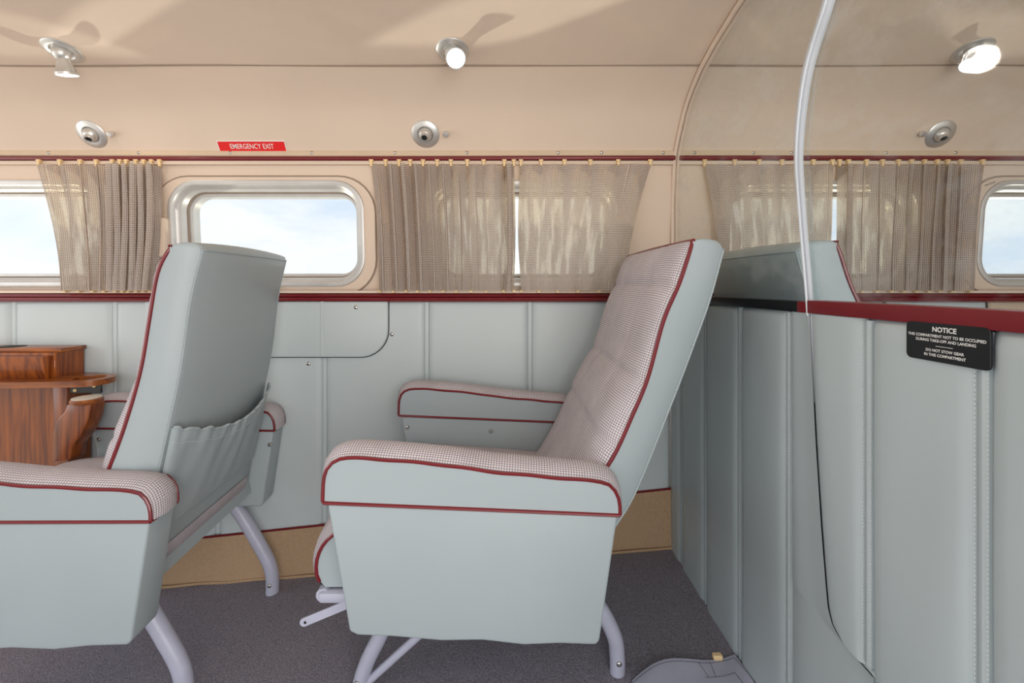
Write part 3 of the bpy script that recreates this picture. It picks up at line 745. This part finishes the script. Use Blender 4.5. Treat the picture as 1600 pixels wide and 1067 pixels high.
    def face2(i, s):
        p = FFf[i]; y = yf0+(yf1-yf0)*s
        tg = (FFf[min(i+1, 89)]-FFf[max(0, i-1)]).normalized(); nr = Vector((-tg.z, 0, tg.x))
        e = puff(min(s, 1-s)*(yf1-yf0), .07)*puff((zt-p.z)+.002, .05)
        h = .022*e+.018*math.exp(-((p.z+.27)/.09)**2)*e
        d = min(abs(s-.27), abs(s-.73))*(yf1-yf0); h -= .007*math.exp(-(d/.008)**2)*e
        dz = min(abs(p.z-q) for q in seams_z); h -= .006*math.exp(-(dz/.008)**2)*e
        q = p+nr*h; return (q.x, y, q.z)
    P('back_cushion', grid(face2, range(90), lsp(0, 1, 61), flip=True), 'fabric', back, angle=80)
    pp = [Vector((p.x, yf0, p.z)) for p in FF[2:-1]]+[Vector((top_f.x, yf0+.004, top_f.z-.001)), Vector((top_f.x, yf0+.02, top_f.z+.002)), Vector((top_f.x, (yf0+yf1)/2, top_f.z+.004)), Vector((top_f.x, yf1-.02, top_f.z+.002)), Vector((top_f.x, yf1-.004, top_f.z-.001))]+[Vector((p.x, yf1, p.z)) for p in FF[2:-1]][::-1]
    P('piping', tube(catmull(pp, 2), .0036, 8), 'burg', back)
    # stitch rows down the rear corners and across the top
    st = []
    for col, dy in ((3, -1), (len(X_[0])-4, 1)):
        P('corner_welt', tube([X_[k][col] for k in range(1, NB)], .0018, 6), 'vinyl', back)
        st.append(dashes([X_[k][col].lerp(X_[k][col+dy], .35)+Vector((-.0005, .0016*dy, 0)) for k in range(1, NB)], .0055, .0007, .0034, (.2, dy, 0)))
    st.append(dashes([X_[NB-1][j]+Vector((.001, 0, .0006)) for j in range(3, len(X_[0])-3)], .0055, .0007, .0034, (.8, 0, .6)))
    vv = merge(*st); P('stitching', vv, 'stitch', back, smooth=False)
    P('corner_welt', tube([X_[NB-1][j]+Vector((.0004, 0, .001)) for j in range(2, len(X_[0])-2)], .002, 6), 'vinyl', back)
    if pocket:
        def pk(u, v):
            # u across, v down from the gathered mouth
            zmouth = -.245-.045*math.sin(math.pi*u)**1.0-.02*(u < .0)
            z = zmouth+(-.455-zmouth)*v
            k = min(range(NB), key=lambda q: abs(RR[q].z-z)); a = RR[max(0, k-1)]; b = RR[min(NB-1, k+1)]
            tt = (z-a.z)/(b.z-a.z) if abs(b.z-a.z) > 1e-6 else 0; xr = a.x+(b.x-a.x)*tt
            y = yr0+.004+(yr1+.022-yr0-.008)*u
            e = math.sin(math.pi*u)**.6
            wv = math.sin(u*62+2.2*math.sin(u*9+.5))+.55*math.sin(u*101+1.7*math.sin(u*14))
            lo = math.sin(u*27+1.5*math.sin(u*6+v*2))+.5*math.sin(u*44+v*3)
            ruff = (.0030*wv*max(0, 1-v*4)+.0040*lo*min(1, v*4)*max(0, 1-v)**.8)*(.3+.7*e)
            out = .010*e+.028*e*max(0, 1-v)**.8+.006+ruff
            return (xr+out, y, z+.0022*wv*max(0, 1-v*4))
        g = grid(pk, lsp(0, 1, 150), [0, .015, .06, .12, .2, .35, .5, .65, .8, .92, 1])
        n0 = len(g[0]); V2 = [Vector(p)+Vector((-.003, 0, 0)) for p in g[0]]
        pko = P('seat_pocket', (g[0]+V2, g[1]+[tuple(i+n0 for i in f[::-1]) for f in g[1]]), 'vinyl', back, angle=80)
        P('hem', tube([Vector(pk(u, 0))+Vector((.0, 0, .001)) for u in lsp(0, 1, 150)], .003, 6), 'vinyl', pko)
        P('stitching', dashes([Vector(pk(u, .13))+Vector((.0012, 0, 0)) for u in lsp(0, 1, 150)], .005, .0007, .0032, (1, 0, 0)), 'stitch', pko, smooth=False)
    # seat cushion
    oc = [(-.350, -.565), (-.364, -.548), (-.366, -.52), (-.357, -.492), (-.338, -.470), (-.31, -.458), (-.2, -.455), (0, -.468), (.10, -.478), (.12, -.565)]
    cu = P('seat_cushion', prism(oc, .852, 1.278, 'y', 0), 'vinyl', angle=35)
    cp = resample(catmull([(x, 0, z) for x, z in oc[:-1]], 5), 40)
    cn = []
    for i, p in enumerate(cp):
        t = (cp[min(39, i+1)]-cp[max(0, i-1)]).normalized(); cn.append(Vector((-t.z, 0, t.x)))
    P('cushion_top', grid(lambda i, s: cp[i]+Vector((0, .852+.426*s, 0))+cn[i]*(.001+.022*puff(min(s, 1-s)*.426, .09)), range(40), lsp(0, 1, 25), flip=True), 'fabric', cu, angle=80)
    for y in (.852, 1.278): P('piping', tube([p+Vector((0, y, 0)) for p in cp[1:]], .0034, 7), 'burg', cu)
    P('front_roll', tube([(-.352, .846, -.577), (-.352, 1.284, -.577)], .013, 10), 'paint', cu)
    P('front_plate', box(-.358, -.29, .838, .86, -.588, -.568, .006, 2), 'paint', cu)
    b0 = RR[0]
    P('seat_pan', box(-.33, b0.x-.012, .865, 1.26, b0.z-.045, -.56, .008, 2), 'vinyl')
    P('rear_band', prism([(b0.x-.05, b0.z+.012), (b0.x+.003, b0.z+.012), (b0.x-.004, b0.z-.026), (b0.x-.05, b0.z-.026)], .842, 1.25, 'y', .005, 2)+([],) if False else
      grid(lambda s, t: (b0.x+.004-.012*t+.004*math.sin(math.pi*t), .842+.408*s, b0.z+.010-.042*t), lsp(0, 1, 20), lsp(0, 1, 5), flip=True), 'fabric', angle=80)
    P('rear_rail', tube([(b0.x-.020, .842, b0.z-.046), (b0.x-.020, 1.25, b0.z-.046)], .016, 10), 'vinyl')
    # recline lever, a flat bar with a hole
    a, b = Vector((-.384, 0, -.622)), Vector((-.29, 0, -.583)); d = (b-a).normalized(); nn = Vector((-d.z, 0, d.x))*.0075
    ol = [a+nn*math.sin(q)-d*.0075*math.cos(q) for q in lsp(-math.pi/2, math.pi/2, 7)]+[b+nn, b-nn]
    lv = P('lever', prism([(p.x, p.z) for p in ol], .838, .842, 'y', .0006, 1), 'paint')
    P('lever_hole', lathe([(.0026, 0), (.0026, .0005)], (a.x+.003, .8378, a.z+.001), (0, -1, 0), 10), 'dark', lv)
    # base: bent tube legs in the seat tracks
    (rl, fl_, ys, rad) = base
    for y in ys:
        for leg in (rl, fl_):
            pts = [Vector((x, y, z)) for x, z in leg]; pts[-1].z = floor_z(pts[-1].x)-.004
            lg = mk('leg', *tube(pts, rad, 12, smooth=5), 'paint', root)
            ft = pts[-1]; mk('foot_sleeve', *lathe([(rad*.92, 0), (rad*.92, .024)], ft+Vector((0, 0, -.001)), (0, 0, 1), 12), 'steel', lg)
            screw('bolt', ft+Vector((0, -rad*.98, .034)), (0, -1, 0), .006, lg)
        mk('base_tube', *tube([(rl[0][0], y, rl[0][1]), (fl_[0][0], y, fl_[0][1])], rad*.9, 10), 'paint', root)
        pts = [(fl_[-2][0]+.005, y, fl_[-2][1]-.012), (fl_[0][0]*.5+rl[0][0]*.5, y, fl_[0][1]+.005)]
        mk('brace', *tube(pts, .0088, 10), 'paint', root)
    for p in (rl[0], fl_[0]): mk('cross_tube', *tube([(p[0], ys[0]-.03, p[1]), (p[0], ys[1]+.01, p[1])], rad*.9, 10), 'paint', root)
    return root
FR = [(.327, .079), (.3035, .006), (.274, -.064), (.245, -.169), (.216, -.239), (.187, -.303), (.1575, -.35), (.10, -.445), (.06, -.50)]
RR_ = [(.393, .064), (.3677, -.029), (.335, -.12), (.303, -.204), (.233, -.379), (.196, -.443), (.15, -.51), (.125, -.555)]
baseR = ([(.13, -.615), (.165, -.665), (.196, -.705), (.221, -.758), (.2265, -.80), (.227, -.835)], [(-.235, -.625), (-.262, -.70), (-.2826, -.751), (-.31, -.806), (-.325, -.85), (-.328, -.875)], (.98, 1.34), .0165)
seat('reclined grey cabin seat with lilac woven cushion facing left beside the partition', FR, RR_, (0, 0, 0), 0, baseR)
FL = [(.183, .110), (.161, .060), (.146, -.03), (.130, -.128), (.10, -.238), (.065, -.336), (.03, -.43), (.0, -.49)]
RL = [(.234, .1055), (.2115, .006), (.193, -.131), (.168, -.2556), (.137, -.405), (.119, -.515)]
baseL = ([(-.84, -.615), (-.815, -.65), (-.7925, -.682), (-.751, -.751), (-.7167, -.813), (-.7057, -.857), (-.705, -.90)], [(-1.12, -.63), (-1.155, -.70), (-1.175, -.78), (-1.20, -.86), (-1.202, -.94)], (.98, 1.34), .0185)
seat('upright grey cabin seat seen from behind with a gathered pocket on its back', FL, RL, (-.834, .05, -.037), math.radians(5), baseL, pocket=True)
baseA = ([(.80, -.60), (.78, -.66), (.76, -.72), (.745, -.80)], [(1.2, -.60), (1.22, -.66), (1.24, -.72), (1.25, -.78)], (.98, 1.34), .0165)
seat('grey cabin seat behind the partition glass, only its backrest top showing', FR, RR_, (0, .03, 0), 0, baseA, mirror=.935)

# ================================================================ wooden cabinet
cb = empty('wooden_cabinet', (-1.64, 1.34, floor_z(-1.64))); tag(cb, 'varnished mahogany cabinet with cup holder ledge against the grey side wall', 'cabinet')
mk('lower_body', *prism([(1.336, -.2735), (1.403, -.2735), (1.403, -1.0), (1.345, -1.0)], -2.05, -1.297, 'x', .002, 1), 'wood', cb)
mk('corner_post', *prism([(1.322, -.285), (1.36, -.285), (1.36, -1.0), (1.335, -1.0)], -1.335, -1.293, 'x', .003, 2), 'wood', cb)
mk('upper_body', *box(-2.05, -1.318, 1.312, 1.403, -.275, -.195, .002, 1), 'wood', cb)
tp = mk('top', *box(-2.05, -1.312, 1.325, 1.404, -.196, -.184, .002, 2), 'woodh', cb)
mk('finger_recess', *lathe([(.035, -.001), (.035, .0006), (.02, .0007)], (-1.50, 1.362, -.184), (0, 0, 1), 20), 'dark', tp)
dp = mk('drop_front', *prism([(1.288, -.203), (1.314, -.203), (1.314, -.272), (1.302, -.272)], -2.05, -1.33, 'x', .003, 2), 'wood', cb)
# ledge with a ring at its end, outline in plan
cx, cy, ro = -1.222, 1.318, .056
outl = [(-2.05, 1.395), (-2.05, 1.252), (-1.36, 1.252)]+[(cx+ro*1.05*math.cos(a), cy+ro*math.sin(a)) for a in lsp(-1.75, 1.5, 18)]+[(-1.275, 1.395)]
outl = [Vector((p[0], p[1], 0)) for p in outl]
hole = [(cx+.037*math.cos(a), cy+.037*math.sin(a)) for a in lsp(0, 2*math.pi, 25)[:-1]]
bm = bmesh.new(); ed = []
for lp in ([(p.x, p.y) for p in outl], hole):
    vv = [bm.verts.new((p[0], p[1], -.2675)) for p in lp]; ed += [bm.edges.new((vv[i], vv[(i+1) % len(vv)])) for i in range(len(vv))]
bmesh.ops.triangle_fill(bm, use_beauty=True, edges=ed, normal=(0, 0, 1))
r = bmesh.ops.extrude_face_region(bm, geom=list(bm.faces)); bmesh.ops.translate(bm, vec=(0, 0, -.0165), verts=[e for e in r['geom'] if isinstance(e, bmesh.types.BMVert)])
bmesh.ops.recalc_face_normals(bm, faces=bm.faces); bm.verts.index_update()
V = [v.co.copy() for v in bm.verts]; F = [tuple(v.index for v in f.verts) for f in bm.faces]; bm.free()
lg = mk('ledge', V, F, 'woodh', cb, angle=35)
br = mk('bracket', *box(-1.277, -1.188, 1.315, 1.321, -.312, -.284, .001, 1), 'black', cb)
screw('screw', (-1.262, 1.314, -.304), (0, -1, 0), .005, br, 'hook'); screw('screw', (-1.207, 1.314, -.291), (0, -1, 0), .005, br, 'hook')
kc = (-1.163, 1.245)
co_ = prism([(-1.196, -.320), (-1.130, -.320), (-1.137, -.36), (-1.158, -.405), (-1.180, -.43), (-1.187, -.47), (-1.235, -.475), (-1.235, -.40), (-1.222, -.36), (-1.203, -.34)], 1.222, 1.268, 'y', .005, 2)
mk('corbel', *co_, 'wood', cb)
kn = mk('corbel_cap', *lathe([(.034, -.321), (.036, -.3165), (.036, -.312), (.033, -.3085)], (kc[0], kc[1], 0), (0, 0, 1), 24), 'woodh', cb)
mk('inlay', *lathe([(.032, -.309), (.032, -.3062), (.029, -.3055)], (kc[0], kc[1], 0), (0, 0, 1), 24), 'ivory', kn)

# ================================================================ vinyl flap on the floor by the partition
def flap(u, v):
    # u along the top edge from left to right, v towards the viewer
    x = .25+.238*u; y = (1.0-.045*(1-u)**1.6*1.2+.01*math.sin(u*6))-.16*v*(1 if True else 0); x += .02*v*(u)
    z = floor_z(x)+.010+.002*u+.008*math.sin(u*5+v*3)*(1-v)
    return (min(x, .488), y+.0*u, z)
g = grid(flap, lsp(0, 1, 24), lsp(0, 1, 10))
V = [Vector(p) for p in g[0]]; n0 = len(V); V2 = [p+Vector((0, 0, -.009)) for p in V]
side = []
nv = 10; nu = 24
bd = [i*nv for i in range(nu)]+[(nu-1)*nv+j for j in range(1, nv)]+[i*nv+nv-1 for i in range(nu-2, -1, -1)]+[j for j in range(nv-2, 0, -1)]
side = [(bd[k], bd[(k+1) % len(bd)], bd[(k+1) % len(bd)]+n0, bd[k]+n0) for k in range(len(bd))]
fp = empty('vinyl_flap', (.37, .93, floor_z(.37))); tag(fp, 'pale grey vinyl flap with stitched border lying on the carpet by the partition', 'flap')
mk('sheet', V+V2, g[1]+[tuple(i+n0 for i in f[::-1]) for f in g[1]]+side, 'paint', fp, angle=50)
up = Vector((0, 0, .0012)); st = []
st.append(dashes([Vector(flap(u, .05))+up for u in lsp(0, .97, 30)], nrm=(0, 0, 1)))
st.append(dashes([Vector(flap(u, .26))+up for u in lsp(.62, .88, 10)], nrm=(0, 0, 1)))
st.append(dashes([Vector(flap(.97, v))+up for v in lsp(.05, 1, 12)], nrm=(0, 0, 1)))
st.append(dashes([Vector(flap(.88, v))+up for v in lsp(.26, 1, 12)], nrm=(0, 0, 1)))
st.append(dashes([Vector(flap(.62+.03*v*4, v))+up for v in lsp(.05, .26, 6)], nrm=(0, 0, 1))); st.append(dashes([Vector(flap(.74-.03*v*4, v))+up for v in lsp(.05, .26, 6)], nrm=(0, 0, 1)))
vv = merge(*st); mk('stitching', vv[0], vv[1], 'dark', fp, smooth=False)
mk('fastener', *box(.437, .457, .984, .997, floor_z(.44)+.003, floor_z(.44)+.014, .002, 1), 'hook', fp)
